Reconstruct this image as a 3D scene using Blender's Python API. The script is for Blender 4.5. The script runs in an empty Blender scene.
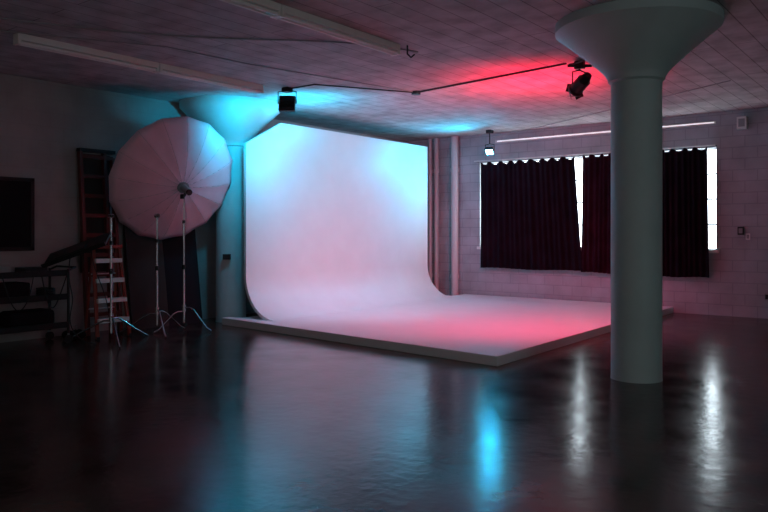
import bpy, bmesh, math, random
from mathutils import Vector, Matrix
random.seed(4)
S=bpy.context.scene
C=bpy.context.collection
try:
    S.view_settings.view_transform='Standard'
except Exception: pass

# ---------------------------------------------------------------- materials
def mat(name,col,rough=.6,metal=0,var=0,scale=8,bump=0,bscale=30,spec=.5,emit=None,es=0,rvar=0):
    m=bpy.data.materials.new(name); m.use_nodes=True
    nt=m.node_tree; b=nt.nodes['Principled BSDF']
    b.inputs['Base Color'].default_value=(*col,1)
    b.inputs['Roughness'].default_value=rough
    b.inputs['Metallic'].default_value=metal
    b.inputs['Specular IOR Level'].default_value=spec
    tc=nt.nodes.new('ShaderNodeTexCoord')
    n=nt.nodes.new('ShaderNodeTexNoise'); n.inputs['Scale'].default_value=scale; n.inputs['Detail'].default_value=6
    nt.links.new(tc.outputs['Object'],n.inputs['Vector'])
    if var:
        r=nt.nodes.new('ShaderNodeValToRGB')
        r.color_ramp.elements[0].position=.3; r.color_ramp.elements[1].position=.7
        r.color_ramp.elements[0].color=(*[c*(1-var) for c in col],1)
        r.color_ramp.elements[1].color=(*[min(1,c*(1+var)) for c in col],1)
        nt.links.new(n.outputs['Fac'],r.inputs['Fac']); nt.links.new(r.outputs['Color'],b.inputs['Base Color'])
    if rvar:
        mr=nt.nodes.new('ShaderNodeMapRange')
        mr.inputs['From Min'].default_value=.3; mr.inputs['From Max'].default_value=.7
        mr.inputs['To Min'].default_value=rough-rvar; mr.inputs['To Max'].default_value=rough+rvar
        nt.links.new(n.outputs['Fac'],mr.inputs['Value']); nt.links.new(mr.outputs['Result'],b.inputs['Roughness'])
    if bump:
        n2=nt.nodes.new('ShaderNodeTexNoise'); n2.inputs['Scale'].default_value=bscale; n2.inputs['Detail'].default_value=4
        nt.links.new(tc.outputs['Object'],n2.inputs['Vector'])
        bp=nt.nodes.new('ShaderNodeBump'); bp.inputs['Strength'].default_value=bump; bp.inputs['Distance'].default_value=.02
        nt.links.new(n2.outputs['Fac'],bp.inputs['Height']); nt.links.new(bp.outputs['Normal'],b.inputs['Normal'])
    if emit:
        b.inputs['Emission Color'].default_value=(*emit,1); b.inputs['Emission Strength'].default_value=es
    return m

def brickmat(name,c1,c2,mortar,bw,bh,axes,ms=.01,bump=.5,rough=.75,stain=.8,nscale=2.2):
    """axes: which object axes feed brick u,v"""
    m=bpy.data.materials.new(name); m.use_nodes=True
    nt=m.node_tree; b=nt.nodes['Principled BSDF']; b.inputs['Roughness'].default_value=rough
    tc=nt.nodes.new('ShaderNodeTexCoord'); sp=nt.nodes.new('ShaderNodeSeparateXYZ'); cb=nt.nodes.new('ShaderNodeCombineXYZ')
    nt.links.new(tc.outputs['Object'],sp.inputs[0])
    nt.links.new(sp.outputs[axes[0]],cb.inputs[0]); nt.links.new(sp.outputs[axes[1]],cb.inputs[1])
    br=nt.nodes.new('ShaderNodeTexBrick'); br.inputs['Scale'].default_value=1
    br.inputs['Brick Width'].default_value=bw; br.inputs['Row Height'].default_value=bh
    br.inputs['Mortar Size'].default_value=ms; br.inputs['Mortar Smooth'].default_value=.3
    br.inputs['Color1'].default_value=(*c1,1); br.inputs['Color2'].default_value=(*c2,1); br.inputs['Mortar'].default_value=(*mortar,1)
    nt.links.new(cb.outputs[0],br.inputs['Vector'])
    n=nt.nodes.new('ShaderNodeTexNoise'); n.inputs['Scale'].default_value=nscale; n.inputs['Detail'].default_value=8
    nt.links.new(tc.outputs['Object'],n.inputs['Vector'])
    rp=nt.nodes.new('ShaderNodeValToRGB'); rp.color_ramp.elements[0].position=.3; rp.color_ramp.elements[0].color=(stain,stain*.99,stain*.98,1)
    rp.color_ramp.elements[1].position=.65; rp.color_ramp.elements[1].color=(1,1,1,1)
    nt.links.new(n.outputs['Fac'],rp.inputs['Fac'])
    mx=nt.nodes.new('ShaderNodeMixRGB'); mx.blend_type='MULTIPLY'; mx.inputs[0].default_value=1
    nt.links.new(br.outputs['Color'],mx.inputs[1]); nt.links.new(rp.outputs['Color'],mx.inputs[2])
    nt.links.new(mx.outputs[0],b.inputs['Base Color'])
    inv=nt.nodes.new('ShaderNodeMath'); inv.operation='SUBTRACT'; inv.inputs[0].default_value=1
    nt.links.new(br.outputs['Fac'],inv.inputs[1])
    ad=nt.nodes.new('ShaderNodeMath'); ad.operation='MULTIPLY_ADD'; ad.inputs[1].default_value=.3
    n2=nt.nodes.new('ShaderNodeTexNoise'); n2.inputs['Scale'].default_value=25
    nt.links.new(tc.outputs['Object'],n2.inputs['Vector'])
    nt.links.new(n2.outputs['Fac'],ad.inputs[0]); nt.links.new(inv.outputs[0],ad.inputs[2])
    bp=nt.nodes.new('ShaderNodeBump'); bp.inputs['Strength'].default_value=bump; bp.inputs['Distance'].default_value=.012
    nt.links.new(ad.outputs[0],bp.inputs['Height']); nt.links.new(bp.outputs['Normal'],b.inputs['Normal'])
    return m

M_floor=mat('polished_concrete',(.052,.033,.027),.185,var=.65,scale=2.2,bump=.10,bscale=10,spec=.30,rvar=.04)
M_brick=brickmat('painted_brick',(.44,.45,.48),(.42,.43,.46),(.35,.355,.38),.40,.20,(0,2),bump=.3,stain=.74)
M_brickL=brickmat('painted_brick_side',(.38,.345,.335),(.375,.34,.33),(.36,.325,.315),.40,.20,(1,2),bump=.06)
M_ceil=brickmat('board_marked_ceiling',(.60,.57,.58),(.55,.52,.53),(.27,.25,.25),3.6,.24,(1,0),ms=.007,bump=.6,stain=.62,nscale=3.5)
M_cyc=mat('cyc_white_paint',(.8,.8,.8),.5,var=.02,scale=3,bump=.03,bscale=40)
M_col=mat('column_paint',(.42,.53,.51),.55,var=.05,scale=3,bump=.1,bscale=10)
M_capl=mat('column_paint_pale',(.6,.64,.64),.55,var=.06,scale=3,bump=.1,bscale=10)
M_pipe=mat('pipe_paint',(.62,.6,.6),.45)
M_black=mat('black_metal',(.012,.012,.013),.45,spec=.4)
M_blackc=mat('black_fabric',(.014,.010,.013),.95,bump=.3,bscale=80,spec=.15)
M_brownp=mat('dark_panel_paint',(.030,.018,.016),.8,var=.2,scale=3)
M_curt=mat('curtain_fabric',(.014,.008,.013),.95,var=.3,scale=3,bump=.3,bscale=120,spec=.05)
M_curt2=mat('curtain_fabric_reddish',(.030,.010,.018),.95,var=.3,scale=3,bump=.3,bscale=120,spec=.05)  # redder tint for the middle panel
M_chrome=mat('chrome',(.62,.62,.65),.25,metal=1)
M_alu=mat('aluminium',(.7,.7,.7),.4,metal=.7)
M_step=mat('ladder_tread',(.85,.83,.8),.5)
M_red=mat('fibreglass_orange',(.24,.035,.018),.5)
M_redd=mat('fibreglass_dark_red',(.11,.016,.011),.5)
M_grey=mat('grey_plastic',(.3,.3,.3),.5)
M_white=mat('white_enamel',(.78,.78,.74),.4)
M_tube=mat('fluorescent_tube',(.88,.88,.86),.25)
M_umb=mat('umbrella_fabric',(.85,.56,.65),.8,var=.04,scale=5,bump=.1,bscale=9,spec=.2)
M_umbr=mat('umbrella_rib',(.45,.31,.36),.6)
M_daylight=mat('window_daylight',(.8,.8,.8),.5,emit=(.78,.92,1),es=9.5)
M_cy=mat('lamp_lens_cyan',(.2,.8,1),.3,emit=(.03,.60,1),es=440)
M_cyd=mat('lamp_lens_cyan_dim',(.2,.8,1),.3,emit=(.05,.62,1),es=8)
M_rd=mat('lamp_lens_red',(1,.1,.1),.3,emit=(1,.03,.05),es=6)
M_frame=mat('window_frame_paint',(.3,.3,.3),.5)

# ---------------------------------------------------------------- helpers
def empty(name,loc=(0,0,0)):
    e=bpy.data.objects.new(name,None); e.location=loc; C.objects.link(e); e.empty_display_size=.2; return e
def finish(name,bm,m,parent=None,smooth=False):
    me=bpy.data.meshes.new(name); bmesh.ops.recalc_face_normals(bm,faces=bm.faces); bm.to_mesh(me); bm.free()
    if smooth:
        for p in me.polygons: p.use_smooth=True
    me.materials.append(m)
    o=bpy.data.objects.new(name,me); C.objects.link(o)
    if parent:
        o.parent=parent; o.matrix_parent_inverse=Matrix.Translation(-parent.location)
    return o
def add_box(bm,lo,hi,M=None):
    vs=[bm.verts.new((x,y,z)) for x in (lo[0],hi[0]) for y in (lo[1],hi[1]) for z in (lo[2],hi[2])]
    for f in ((0,1,3,2),(4,6,7,5),(0,4,5,1),(2,3,7,6),(0,2,6,4),(1,5,7,3)): bm.faces.new([vs[i] for i in f])
    if M is not None: bmesh.ops.transform(bm,matrix=M,verts=vs)
    return vs
def box(name,lo,hi,m,parent=None,bevel=0,M=None):
    bm=bmesh.new(); add_box(bm,lo,hi,M)
    o=finish(name,bm,m,parent)
    if bevel:
        b=o.modifiers.new('bevel','BEVEL'); b.width=bevel; b.segments=2
    return o
def add_rod(bm,a,b,r,r2=None,seg=16,cap=True):
    a=Vector(a); b=Vector(b); r2=r if r2 is None else r2
    d=(b-a).normalized(); q=Vector((0,0,1)).rotation_difference(d)
    A=[];B=[]
    for i in range(seg):
        t=2*math.pi*i/seg; v=q@Vector((math.cos(t),math.sin(t),0))
        A.append(bm.verts.new(a+v*r)); B.append(bm.verts.new(b+v*r2))
    for i in range(seg):
        j=(i+1)%seg; bm.faces.new((A[i],A[j],B[j],B[i]))
    if cap: bm.faces.new(A); bm.faces.new(B)
def rod(name,a,b,r,m,parent=None,r2=None,seg=20):
    bm=bmesh.new(); add_rod(bm,a,b,r,r2,seg); o=finish(name,bm,m,parent,True)
    o.data.set_sharp_from_angle(angle=math.radians(40)); return o
def tube(name,pts,r,m,parent=None,smoothc=False):
    cu=bpy.data.curves.new(name,'CURVE'); cu.dimensions='3D'; cu.bevel_depth=r; cu.bevel_resolution=3; cu.use_fill_caps=True
    if smoothc:
        s=cu.splines.new('NURBS'); s.points.add(len(pts)-1); s.order_u=4; s.use_endpoint_u=True
    else:
        s=cu.splines.new('POLY'); s.points.add(len(pts)-1)
    for i,p in enumerate(pts): s.points[i].co=(*p,1)
    o=bpy.data.objects.new(name,cu); cu.materials.append(m); C.objects.link(o)
    if parent:
        o.parent=parent; o.matrix_parent_inverse=Matrix.Translation(-parent.location)
    return o
def lathe(name,prof,cx,cy,m,parent=None,seg=64):
    bm=bmesh.new(); rings=[]
    for r,z in prof:
        rings.append([bm.verts.new((cx+r*math.cos(2*math.pi*i/seg),cy+r*math.sin(2*math.pi*i/seg),z)) for i in range(seg)])
    for a,b in zip(rings,rings[1:]):
        for i in range(seg):
            j=(i+1)%seg; bm.faces.new((a[i],a[j],b[j],b[i]))
    bm.faces.new(rings[0]); bm.faces.new(rings[-1])
    o=finish(name,bm,m,parent,True); o.data.set_sharp_from_angle(angle=math.radians(50)); return o

# ---------------------------------------------------------------- room shell
XL,XR,YN,YF,H=-10.1,5.0,-3.5,13.9,3.65
box('floor',(XL-.2,YN-.2,-.2),(XR+.2,YF+.5,0),M_floor)
box('ceiling',(XL-.2,YN-.2,H),(XR+.2,YF+.5,H+.2),M_ceil)
box('wall_left',(XL-.2,YN-.2,0),(XL,YF+.3,H),M_brickL)
box('wall_right',(XR,YN-.2,0),(XR+.2,YF+.3,H),M_brickL)
box('wall_front',(XL,YN-.2,0),(XR,YN,H),M_brickL)
WX0,WX1,WZ0,WZ1=-8.15,-3.27,1.18,3.02
bm=bmesh.new()
add_box(bm,(XL,YF,0),(WX0,YF+.3,H)); add_box(bm,(WX1,YF,0),(XR,YF+.3,H))
add_box(bm,(WX0,YF,0),(WX1,YF+.3,WZ0)); add_box(bm,(WX0,YF,WZ1),(WX1,YF+.3,H))
finish('wall_back',bm,M_brick)
w=empty('window_1',(-5.7,YF+.2,2.1))
box('daylit_pane',(WX0,YF+.24,WZ0),(WX1,YF+.26,WZ1),M_daylight,w)
bm=bmesh.new()
for i in range(9):
    x=WX0+(WX1-WX0)*i/8; add_box(bm,(x-.02,YF+.17,WZ0),(x+.02,YF+.235,WZ1))
for i in range(5):
    z=WZ0+(WZ1-WZ0)*i/4; add_box(bm,(WX0,YF+.175,z-.015),(WX1,YF+.23,z+.015))
finish('mullions',bm,M_frame,w)
box('trim_1',(WX0-.05,YF-.05,WZ0-.06),(WX1+.05,YF+.1,WZ0),M_white)
# glowing strip on the wall face, imitating a daylight leak above the lintel
cl=empty('light_leak_strip',(-5,YF-.02,3.46))
box('strip_backing',(-7.75,YF-.03,3.435),(-3.27,YF-.001,3.495),M_pipe,cl)
box('leak_glow',(-7.7,YF-.036,3.46),(-3.30,YF-.03,3.476),mat('leak_glow_emission',(.8,.8,.8),.5,emit=(.95,.88,.9),es=1.0),cl)

# ---------------------------------------------------------------- curtains
def curtain(x0,x1,z0,z1,lean0=0,lean1=0,folds=18,y=YF-.16):
    bm=bmesh.new(); nx=folds*8; nz=14; g=[]
    for j in range(nz+1):
        t=j/nz; row=[]
        for i in range(nx+1):
            s=i/nx
            xa=x0+lean0*t; xb=x1+lean1*t
            x=xa+(xb-xa)*s
            ph=s*folds*2*math.pi+.9*math.sin(s*17)
            yy=y+.035*math.sin(ph)*(0.6+.4*t)+.015*math.sin(ph*.37+t*3)
            z=z1+(z0-z1)*t - .06*(.5-.5*math.cos(ph*.5))*(1-t) + .01*math.sin(s*9)*t
            row.append(bm.verts.new((x,yy,z)))
        g.append(row)
    for j in range(nz):
        for i in range(nx): bm.faces.new((g[j][i],g[j][i+1],g[j+1][i+1],g[j+1][i]))
    return bm
cs=empty('window_curtains',(-5.7,YF-.16,3.05))
finish('curtain_panel_1',curtain(-8.04,-5.87,.72,3.02,lean1=.17),M_curt,cs,True)
finish('curtain_panel_2',curtain(-5.71,-4.55,.70,3.03,lean0=-.04,folds=12),M_curt2,cs,True)
finish('curtain_panel_3',curtain(-4.57,-3.38,.68,3.03,folds=12,lean1=.04),M_curt,cs,True)
rod('curtain_rod',(-8.2,YF-.16,3.05),(-3.25,YF-.16,3.05),.010,M_pipe,cs)
for i,x in enumerate((-8.18,-5.84,-3.27)):
    rod('rod_bracket_%d'%(i+1),(x,YF-.16,3.05),(x,YF+.0,3.05),.01,M_black,cs)

# ---------------------------------------------------------------- columns
def column(cx,cy,name,r=.25,top=.83,m=M_col,zb=3.02):
    prof=[(r+.004,0),(r,.02),(r,zb),(r+.03,zb+.02),(r+.03,zb+.05),(r+.06,zb+.10)]
    n=8; z0=zb+.10
    for i in range(1,n+1):
        t=i/n; prof.append((r+.06+(top-r-.06)*(t**1.1),z0+(H-.09-z0)*t))
    prof+=[(top,H)]
    return lathe(name,prof,cx,cy,m)
column(-2.51,7.42,'concrete_column',.25,.81)
column(-9.53,8.02,'concrete_column.001',.25,.84,M_capl,2.92)

# ---------------------------------------------------------------- cyclorama
cy=empty('cyclorama_stage',(-6.5,10,0))
bm=bmesh.new()
P=[(-3.95,7.12),(-9.25,7.60),(-9.25,7.74),(-9.0,7.82),(-9.0,13.3),(-8.5,13.3),(-8.5,13.85),(-4.0,13.85)]
lo=[bm.verts.new((x,y,0)) for x,y in P]; hi=[bm.verts.new((x,y,.115)) for x,y in P]
bm.faces.new(lo); bm.faces.new(hi)
for i in range(len(P)):
    j=(i+1)%len(P); bm.faces.new((lo[i],lo[j],hi[j],hi[i]))
pl=finish('platform',bm,M_cyc,cy); b=pl.modifiers.new('b','BEVEL'); b.width=.008; b.segments=2
R=.68; xw=-8.9; zb=.117
inner=[(xw,3.35)]; outer=[(xw-.06,3.35)]
for i in range(25):
    a=math.pi/2*i/24
    inner.append((xw+R-R*math.cos(a),zb+R-R*math.sin(a)))
    outer.append((xw+R-(R+.05)*math.cos(a),max(zb+R-(R+.05)*math.sin(a),.1)))
bm=bmesh.new(); Y0,Y1=7.8,12.95
ring=inner+outer[::-1]
A=[bm.verts.new((x,Y0,z)) for x,z in ring]; B=[bm.verts.new((x,Y1,z)) for x,z in ring]
n=len(ring); k=len(inner)
for i in range(n):
    j=(i+1)%n; bm.faces.new((A[i],A[j],B[j],B[i]))
for i in range(k-1):
    bm.faces.new((A[i],A[i+1],A[n-2-i],A[n-1-i])); bm.faces.new((B[i],B[i+1],B[n-2-i],B[n-1-i]))
bmesh.ops.remove_doubles(bm,verts=bm.verts,dist=.0001)
# top corner trimmed around the column capital
res=bmesh.ops.bisect_plane(bm,geom=bm.verts[:]+bm.edges[:]+bm.faces[:],plane_co=(0,7.8,2.93),plane_no=Vector((0,-.42,.78)).normalized(),clear_outer=True)
ed=[e for e in res['geom_cut'] if isinstance(e,bmesh.types.BMEdge)]
bmesh.ops.holes_fill(bm,edges=ed,sides=8)
cw=finish('curved_wall',bm,M_cyc,cy,True); cw.data.set_sharp_from_angle(angle=math.radians(40))

# ---------------------------------------------------------------- wall pipes
def wallpipe(name,x,r,y=None):
    y=y or YF-r-.02
    p=empty(name,(x,y,0))
    rod('pipe',(x,y,0),(x,y,H),r,M_pipe,p)
    for z in (.5,2.9): rod('collar',(x,y,z-.04),(x,y,z+.04),r+.015,M_pipe,p)
    return p
wallpipe('standpipe',-8.74,.085)
wallpipe('conduit_pipe',-9.26,.05)
wallpipe('conduit_pipe.001',-9.44,.04)

# ---------------------------------------------------------------- ceiling fixtures
def fluor(name,x,y0,y1,parts=1):
    e=empty(name,(x,(y0+y1)/2,H-.05))
    L=(y1-y0)/parts
    for p in range(parts):
        a=y0+p*L+.005; c=y0+(p+1)*L-.005
        box('housing_%d'%(p+1),(x-.06,a,H-.075),(x+.06,c,H-.001),M_white,e,.008)
        for s in (-1,1):
            rod('tube',(x+s*.035,a+.04,H-.10),(x+s*.035,c-.04,H-.10),.018,M_tube,e)
        for yy in (a,c-.035):
            box('end_cap',(x-.062,yy,H-.12),(x+.062,yy+.035,H-.07),M_white,e,.004)
    return e
fluor('fluorescent_light',-7.94,3.7,7.25,2)
fluor('fluorescent_light.001',-5.0,2.9,6.65,2)

cb=empty('ceiling_conduit',(-5,8.9,H))
tube('pipe_a',[(-6.4,9.0,H-.02),(-3.8,8.62,H-.02)],.014,M_black,cb)
tube('pipe_b',[(-6.4,9.0,H-.02),(-7.2,7.6,H-.02),(-7.77,7.6,H-.02)],.010,M_black,cb)
rod('junction_box',(-6.4,9.0,H-.05),(-6.4,9.0,H-.001),.07,M_black,cb)
tube('cable_c',[(-7.6,3,H-.015),(-7.0,4.5,H-.015),(-5.9,5.6,H-.015),(-5.2,6.2,H-.015),(-4.95,7,H-.015)],.01,M_grey,cb,True)
tube('cable_d',[(-6.4,9.0,H-.015),(-7.0,6.2,H-.015),(-7.1,5.0,H-.015),(-8.0,3.4,H-.015)],.007,M_grey,cb)
tube('cable_e',[(-1.5,9.3,H-.015),(-1.6,11,H-.015),(-1.2,12.4,H-.015)],.008,M_grey,cb,True)
tube('cable_f',[(-3.75,8.6,H-.04),(-3.4,8.4,H-.1),(-3.0,8.0,H-.02),(-2.9,7.9,H-.02)],.01,M_black,cb,True)
tube('cable_g',[(-7.6,13.5,3.5),(-6,12.9,H-.08),(-4.2,12,H-.04),(-2.4,11,H-.02)],.007,M_grey,cb,True)
hk=empty('ceiling_hook',(-4.9,6.9,H))
tube('hook',[(-4.9,6.72,H-.001),(-4.9,6.72,H-.10),(-4.87,6.75,H-.14),(-4.85,6.79,H-.10)],.010,M_black,hk)

def aim(d): return Vector(d).normalized().to_track_quat('-Z','Y').to_matrix().to_4x4()
def panel_lamp(name,pos,target,size,lens,frost=True):
    """box fixture with yoke, clamp, lens"""
    e=empty(name,pos); p=Vector(pos)
    M=Matrix.Translation(p)@aim(Vector(target)-p)
    w=size; d=size*.6
    box('body',(-w,-w,0),(w,w,d),M_black,e,.01,M)
    for i in range(4): box('heat_fin',(-w*.8,-w*.8+i*w*.5,d),(w*.8,-w*.8+i*w*.5+.01,d+.03),M_black,e,0,M)
    box('lens',(-w*.82,-w*.82,-.004),(w*.82,w*.82,.0),lens,e,0,M)
    for s in (-1,1):
        D=M@Matrix.Translation((0,s*w,0))@Matrix.Rotation(math.radians(-s*35),4,'X')
        box('shade_flap',(-w,-.002,-w*.6),(w,.002,0),M_black,e,0,D)
    c=M@Vector((0,0,d*.5)); sx=M.to_3x3()@Vector((1,0,0))
    top=Vector((c.x,c.y,c.z+w*1.7))
    tube('yoke',[c-sx*(w+.015),c-sx*(w+.015)+Vector((0,0,w*1.5)),top,c+sx*(w+.015)+Vector((0,0,w*1.5)),c+sx*(w+.015)],.009,M_black,e)
    rod('stem',top,(top.x,top.y,H-.001),.012,M_black,e)
    box('clamp',(top.x-.06,top.y-.06,H-.07),(top.x+.06,top.y+.06,H-.002),M_black,e,.006)
    return M
def can_lamp(name,pos,target,r,L,lens):
    e=empty(name,pos); p=Vector(pos); M=Matrix.Translation(p)@aim(Vector(target)-p)
    def T(v): return M@Vector(v)
    rod('barrel',T((0,0,0)),T((0,0,L)),r,M_black,e)
    rod('rear_housing',T((0,0,L)),T((0,0,L*1.5)),r*.9,M_black,e,r2=r*.55)
    rod('front_ring',T((0,0,-.01)),T((0,0,.02)),r*1.15,M_black,e)
    rod('lens',T((0,0,-.016)),T((0,0,-.0105)),r*.9,lens,e)
    for a in range(4):
        D=M@Matrix.Rotation(a*math.pi/2,4,'Z')@Matrix.Translation((r*1.12,0,0))@Matrix.Rotation(math.radians(35),4,'Y')
        box('barn_door',(-.002,-r,-r*1.2),(.002,r,0),M_black,e,0,D)
    c=T((0,0,L*.5)); sx=M.to_3x3()@Vector((1,0,0)); top=Vector((c.x,c.y,c.z+r*2.2))
    tube('yoke',[c-sx*(r+.02),c-sx*(r+.02)+Vector((0,0,r*1.9)),top,c+sx*(r+.02)+Vector((0,0,r*1.9)),c+sx*(r+.02)],.009,M_black,e)
    rod('stem',top,(top.x,top.y,H-.001),.012,M_black,e)
    rod('cross_bar',(top.x-.12,top.y-.09,H-.06),(top.x+.12,top.y+.09,H-.06),.018,M_black,e)
    box('clamp',(top.x-.06,top.y-.04,H-.10),(top.x+.06,top.y+.04,H-.002),M_black,e,.006)
    return M
panel_lamp('led_panel_light',(-7.77,7.62,3.40),(-9.6,10.2,2.6),.12,M_cyd)
can_lamp('stage_spotlight',(-3.72,8.72,3.30),(-7.5,11,1.0),.085,.2,M_rd)
panel_lamp('led_panel_light.001',(-7.60,13.35,3.20),(-7.3,10.6,1.6),.085,M_cy)

# ---------------------------------------------------------------- small wall things
def wallbox(name,x,z,w,h,d,m1,m2):
    e=empty(name,(x,YF,z))
    box('back_box',(x-w/2,YF-d,z-h/2),(x+w/2,YF-.001,z+h/2),m1,e,.006)
    box('face',(x-w*.32,YF-d-.006,z-h*.32),(x+w*.32,YF-d,z+h*.32),m2,e,.002)
wallbox('wall_speaker',-2.83,3.41,.16,.22,.12,M_white,M_grey)
wallbox('wall_thermostat',-2.86,1.52,.10,.14,.05,M_black,M_grey)
wallbox('electrical_outlet',-2.45,.38,.08,.12,.02,M_grey,M_black)
wallbox('light_switch',-2.75,1.42,.07,.11,.015,M_white,M_grey)
e=empty('column_outlet',(-9.40,7.80,1.1))
M=Matrix.Translation((-9.37,7.80,1.09))@Matrix.Rotation(math.radians(38),4,'Z')
box('box',(-.06,-.05,-.045),(.06,.05,.045),M_black,e,.004,M)
box('plate',(-.05,-.056,-.035),(.05,-.05,.035),M_black,e,.002,M)

# ---------------------------------------------------------------- stands
def cstand(name,x,y,h,ang0,foot=.48,m=M_chrome,hub=.34,head=True):
    e=empty(name,(x,y,0))
    rod('column_low',(x,y,.12),(x,y,min(h,1.0)),.0175,m,e)
    rod('column_mid',(x,y,.95),(x,y,max(1.0,h*.8)),.0145,m,e)
    rod('column_top',(x,y,h*.75),(x,y,h),.010,m,e)
    rod('collar_low',(x,y,.93),(x,y,1.0),.026,M_black,e)
    rod('collar_mid',(x,y,h*.8-.05),(x,y,h*.8),.022,M_black,e)
    rod('knob',(x,y,.965),(x+.06,y-.04,.965),.012,M_black,e)
    rod('leg_collar',(x,y,hub-.05),(x,y,hub+.05),.03,m,e)
    for i in range(3):
        a=math.radians(ang0+i*120); c,s=math.cos(a),math.sin(a)
        z=hub-.03*i+.01
        tube('leg_%d'%(i+1),[(x+.02*c,y+.02*s,z),(x+.10*c,y+.10*s,z),(x+.17*c,y+.17*s,z-.03),(x+(foot-.08)*c,y+(foot-.08)*s,.05),(x+foot*c,y+foot*s,.014)],.013,m,e)
    if head:
        rod('grip_head',(x-.03,y,h),(x+.03,y,h),.032,m,e)
        rod('grip_knob',(x+.03,y,h),(x+.07,y-.02,h),.014,M_black,e)
    return e
cstand('c_stand',-9.22,6.36,1.74,338,.55)
uS=cstand('umbrella_light_stand',-9.17,6.80,2.10,20,.48,head=False)
st=cstand('tray_stand',-8.98,5.47,1.72,338,.64)

# umbrella dish on its stand
ap=Vector((-9.13,6.75,2.18)); nrm=Vector((.89,-.13,-.40)).normalized()
zx=nrm.cross(Vector((0,0,1))).normalized(); zy=zx.cross(nrm)
Rr,Dp,NR=1.02,.31,16
bm=bmesh.new(); rings=[]; seg=NR*6; ns=10
for j in range(ns+1):
    t=.08+.92*j/ns; row=[]
    for i in range(seg):
        a=2*math.pi*i/seg; f=(i%6)/6; sag=1-.025*math.sin(math.pi*f)*t
        rr=Rr*t*sag; dd=Dp*t*t+ .012*math.sin(math.pi*f)*t
        row.append(bm.verts.new(ap-nrm*dd+zx*rr*math.cos(a)+zy*rr*math.sin(a)))
    rings.append(row)
for A_,B_ in zip(rings,rings[1:]):
    for i in range(seg):
        j=(i+1)%seg; bm.faces.new((A_[i],A_[j],B_[j],B_[i]))
bm.faces.new(rings[0])
um=finish('canopy',bm,M_umb,uS,True)
so=um.modifiers.new('s','SOLIDIFY'); so.thickness=.004
bm=bmesh.new()
for k in range(NR):
    a=2*math.pi*k/NR; pr=None
    for j in range(9):
        t=.05+.955*j/8
        p=ap-nrm*(Dp*t*t-.003)+(zx*math.cos(a)+zy*math.sin(a))*Rr*t
        if pr is not None: add_rod(bm,pr,p,.003,seg=6)
        pr=p
finish('ribs',bm,M_umbr,uS,True)
rod('shaft',ap-nrm*.35,ap+nrm*.14,.008,M_chrome,uS)
rod('speed_ring',ap-nrm*.01,ap+nrm*.03,.09,M_grey,uS)
rod('flash_head',ap+nrm*.03,ap+nrm*.20,.055,M_grey,uS,r2=.05)
rod('flash_tail',ap+nrm*.20,ap+nrm*.23,.045,M_black,uS)
tube('tilt_bracket',[(-9.17,6.80,2.04),(-9.1,6.77,2.06),ap+nrm*.08+Vector((0,0,-.06))],.016,M_black,uS)
box('bracket_knob',(-9.12,6.69,2.0),(-9.05,6.73,2.07),M_black,uS,.01)

# tilted tray on its stand
T=Matrix.Translation((-9.15,5.10,1.27))@Matrix.Rotation(math.radians(38),4,'Z')@Matrix.Rotation(math.radians(-20),4,'Y')@Matrix.Rotation(math.radians(26),4,'X')
box('tray',(-.46,-.20,-.014),(.42,.20,.014),M_black,st,.006,T)
box('tray_lip',(-.46,-.20,.012),(.42,-.185,.045),M_black,st,0,T)
box('laptop_base',(-.3,-.12,.013),(.12,.12,.032),M_black,st,.004,T)
tube('tray_arm',[(-8.98,5.47,1.45),(-9.05,5.30,1.34),(-9.12,5.15,1.26)],.014,M_chrome,st)
tube('power_cable',[(-9.25,5.05,1.23),(-9.3,5.0,.9),(-9.18,5.1,.6),(-9.25,4.95,.3),(-9.1,5.1,.02),(-8.9,5.2,.012)],.007,M_black,st,True)
tube('sync_cable',[(-9.0,5.2,1.25),(-9.1,5.25,1.0),(-9.0,5.4,.75),(-8.99,5.44,.4)],.006,M_black,st,True)

# ---------------------------------------------------------------- ladders
e=empty('extension_ladder',(-9.95,5.83,0))
def lp(y,z,o=0): return (-9.80-.22*z/2.72+o,y,z)
for i,y in enumerate((5.60,5.98,6.12)):
    bm=bmesh.new(); zt=(2.72,2.70,2.62)[i]
    vs=[bm.verts.new(lp(y+dy,z,o)) for z in (0.0,zt) for dy,o in ((-.025,-.035),(.025,-.035),(.025,.035),(-.025,.035))]
    bm.faces.new(vs[:4]); bm.faces.new(vs[4:])
    for k in range(4): bm.faces.new((vs[k],vs[(k+1)%4],vs[4+(k+1)%4],vs[4+k]))
    finish('rail_%d'%(i+1),bm,M_redd,e)
for k in range(9):
    z=.3+k*.29
    bm=bmesh.new(); x=-9.80-.22*z/2.72; add_box(bm,(x-.04,5.61,z-.035),(x+.03,6.11,z+.02))
    finish('rung_%d'%(k+1),bm,M_redd,e)
box('top_platform',(-10.06,5.57,2.68),(-9.96,6.14,2.73),M_black,e)
box('back_web',(-10.06,5.63,.9),(-10.05,6.10,2.66),M_brownp,e)
e=empty('step_ladder',(-9.5,5.72,0))
yc=5.72; hh=1.28
def quad_beam(name,a,b,w,d,m,par):
    a=Vector(a);b=Vector(b); q=(b-a).to_track_quat('Z','Y').to_matrix().to_4x4()
    return box(name,(-w/2,-d/2,0),(w/2,d/2,(b-a).length),m,par,0,Matrix.Translation(a)@q)
for i,s in enumerate((-1,1)):
    quad_beam('front_rail_%d'%(i+1),(-9.32,yc+s*.25,0.01),(-9.52,yc+s*.20,hh),.05,.028,M_red,e)
    quad_beam('rear_rail_%d'%(i+1),(-9.68,yc+s*.23,0.01),(-9.56,yc+s*.18,hh),.03,.02,M_red,e)
    box('foot',(-9.35,yc+s*.25-.02,0),(-9.29,yc+s*.25+.02,.04),M_black,e)
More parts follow.
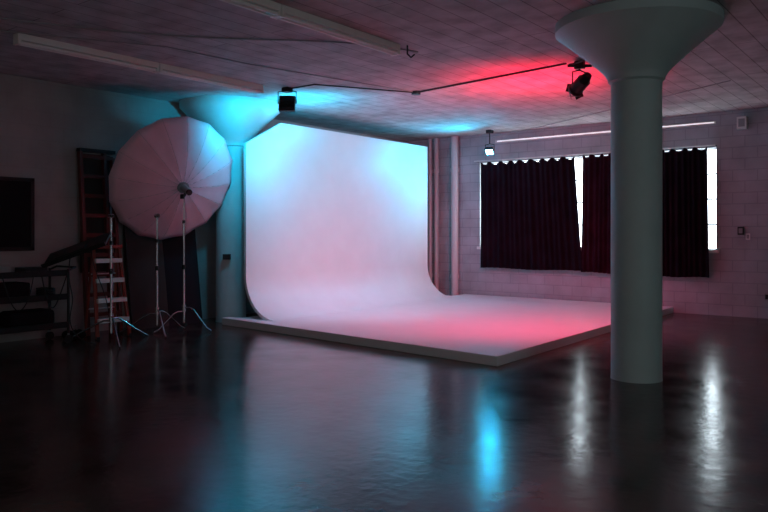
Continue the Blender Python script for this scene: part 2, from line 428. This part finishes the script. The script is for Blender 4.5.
for k in range(4):
    z=.25+k*.28; f=z/hh; x=-9.32-.2*f; hw=.245-.05*f
    box('tread_%d'%(k+1),(x-.05,yc-hw,z-.03),(x+.06,yc+hw,z+.03),M_step,e,.004)
box('top_cap',(-9.62,yc-.23,hh-.02),(-9.46,yc+.23,hh+.03),M_red,e,.01)
for z in (.4,.9): rod('rear_brace',(-9.68+.12*z/hh,yc-.2,z),(-9.68+.12*z/hh,yc+.2,z),.01,M_alu,e)

# ---------------------------------------------------------------- leaning black v-flat
e=empty('black_v_flat',(-9.95,7.0,0))
for i,(a,b) in enumerate(((6.33,6.99),(7.0,7.66))):
    bm=bmesh.new()
    o=-.02*i
    pts=[(-9.84+o,a,0.0),(-9.80+o,a,0.0),(-10.05+o*.3,a,1.78),(-10.085+o*.2,a,1.78)]
    A_=[bm.verts.new(p) for p in pts]; B_=[bm.verts.new((p[0],b,p[2])) for p in pts]
    bm.faces.new(A_); bm.faces.new(B_)
    for k in range(4): bm.faces.new((A_[k],A_[(k+1)%4],B_[(k+1)%4],B_[k]))
    finish('board_%d'%(i+1),bm,(M_brownp,M_blackc)[i],e)

# wall panel
e=empty('framed_black_panel',(-10.05,4.4,1.75))
box('panel',(-10.085,3.75,1.27),(-10.06,4.92,2.22),M_blackc,e)
for lo,hi in (((-10.095,3.72,2.2),(-10.045,4.95,2.25)),((-10.095,3.72,1.24),(-10.045,4.95,1.29)),((-10.095,4.9,1.24),(-10.045,4.95,2.25)),((-10.095,3.72,1.24),(-10.045,3.77,2.25))):
    box('frame',lo,hi,M_black,e,.004)

# ---------------------------------------------------------------- utility cart
e=empty('utility_cart',(-9.6,4.6,0))
x0,x1,y0,y1=-9.88,-9.38,4.0,5.08
for x in (x0,x1):
    for y in (y0,y1):
        rod('post',(x,y,.13),(x,y,1.0),.018,M_black,e)
        rod('caster',(x-.015,y,.055),(x+.015,y,.055),.055,M_black,e)
        rod('caster_fork',(x,y,.06),(x,y,.14),.014,M_grey,e)
for i,z in enumerate((.24,.62,.94)):
    box('shelf_%d'%(i+1),(x0,y0,z-.015),(x1,y1,z+.01),M_black,e,.004)
    box('shelf_lip_%d'%(i+1),(x1-.01,y0,z-.03),(x1+.01,y1,z+.05),M_black,e,.004)
tube('handle',[(x0,y1,.98),(x0,y1+.1,1.02),(x1,y1+.1,1.02),(x1,y1,.98)],.014,M_black,e)
box('equipment_case',(x0+.06,y0+.1,.632),(x1-.06,y0+.6,.84),M_blackc,e,.02)
box('gear_bag',(x0+.05,y0+.35,.252),(x1-.08,y0+.95,.46),M_blackc,e,.05)
tube('coiled_cable',[(x1-.1+.11*math.cos(t*.5),y0+.82+.11*math.sin(t*.5),.645+t*.0018) for t in range(60)],.01,M_black,e)
box('battery_pack',(x0+.1,y0+.2,.952),(x0+.3,y0+.42,1.06),M_grey,e,.01)
box('receiver_box',(x0+.1,y0+.55,.952),(x0+.38,y0+.86,1.03),M_black,e,.008)
tube('hanging_cable',[(x1+.02,y0+.7,.95),(x1+.05,y0+.75,.6),(x1+.04,y0+.85,.35),(x1+.05,y0+.95,.7),(x1+.02,y1-.02,.95)],.008,M_black,e,True)
tube('hanging_cable_b',[(x1+.02,y0+.2,.95),(x1+.05,y0+.3,.5),(x1+.04,y0+.45,.42),(x1+.05,y0+.55,.7),(x1+.02,y0+.6,.95)],.007,M_black,e,True)
# sandbags on the floor beside the cart
e=empty('sandbag',(-9.55,5.28,0))
for i,s in enumerate((-1,1)):
    bm=bmesh.new(); bmesh.ops.create_uvsphere(bm,u_segments=20,v_segments=12,radius=1)
    for v in bm.verts:
        v.co=Vector((-9.62+v.co.x*.15,5.29+s*.07+v.co.y*.075,.065+max(-.065,v.co.z*.07)))
    finish('pouch_%d'%(i+1),bm,M_blackc,e,True)
tube('strap',[(-9.62,5.24,.12),(-9.62,5.26,.2),(-9.62,5.32,.2),(-9.62,5.34,.12)],.012,M_grey,e)

# ---------------------------------------------------------------- lights
def spot(name,loc,tgt,col,en,ang,blend=.8,r=.08):
    l=bpy.data.lights.new(name,'SPOT'); l.energy=en; l.color=col; l.spot_size=math.radians(ang); l.spot_blend=blend; l.shadow_soft_size=r
    o=bpy.data.objects.new(name,l); o.location=loc; C.objects.link(o)
    o.rotation_euler=(Vector(tgt)-Vector(loc)).to_track_quat('-Z','Y').to_euler(); return o
def area(name,loc,tgt,col,en,sx,sy):
    l=bpy.data.lights.new(name,'AREA'); l.shape='RECTANGLE'; l.size=sx; l.size_y=sy; l.energy=en; l.color=col
    o=bpy.data.objects.new(name,l); o.location=loc; C.objects.link(o)
    o.rotation_euler=(Vector(tgt)-Vector(loc)).to_track_quat('-Z','Y').to_euler(); return o
CY=(.0,.52,.85); RD=(1,.012,.05)
spot('cyan_key',(-7.95,7.85,3.28),(-9.0,10.0,1.5),(.10,.55,1),88,130)
spot('cyan_column_spill',(-8.25,7.30,3.15),(-9.4,8.0,2.9),CY,100,150,1)
spot('cyan_ceiling_spill',(-8.2,8.15,2.95),(-8.15,8.6,3.65),CY,150,150,1)
spot('cyan_corner',(-7.57,13.1,3.15),(-8.9,12.0,2.4),CY,210,95,1)
spot('cyan_corner_ceiling_spill',(-7.95,12.95,3.0),(-8.2,12.4,3.65),CY,85,150,1)
spot('red_key',(-3.93,8.85,3.18),(-5.9,10.4,0.1),(1,.06,.18),480,115,1)
spot('red_ceiling_spill',(-4.3,9.1,2.5),(-4.6,9.4,3.65),RD,290,140,1)
spot('red_ceiling_wash',(-4.3,9.1,2.9),(-6.0,10.8,3.85),(1,.03,.08),140,100,1)
spot('white_key',(-4.3,8.4,3.25),(-8.9,10.1,1.5),(.97,.88,1),225,80,1)
area('room_daylight',(4.7,3.0,2.0),(-6,5,1.6),(.80,.95,1),46,6,2)  # unseen area fill, added to lift the ambient level
area('room_fill_b',(-3,-3.2,2.0),(-6,5,1.8),(1,.86,.86),38,6,2)  # second added fill behind the camera, faintly pink

W=bpy.data.worlds.new('world'); S.world=W; W.use_nodes=True
W.node_tree.nodes['Background'].inputs[0].default_value=(.6,.7,.8,1); W.node_tree.nodes['Background'].inputs[1].default_value=.3

# ---------------------------------------------------------------- camera
cam=bpy.data.cameras.new('camera'); co=bpy.data.objects.new('camera',cam); C.objects.link(co)
co.location=(0,0,1.5); co.rotation_euler=(math.radians(90),0,math.radians(37.95))
cam.sensor_width=36; cam.lens=722/768*36; cam.shift_y=-24/768; cam.clip_start=.05
S.camera=co
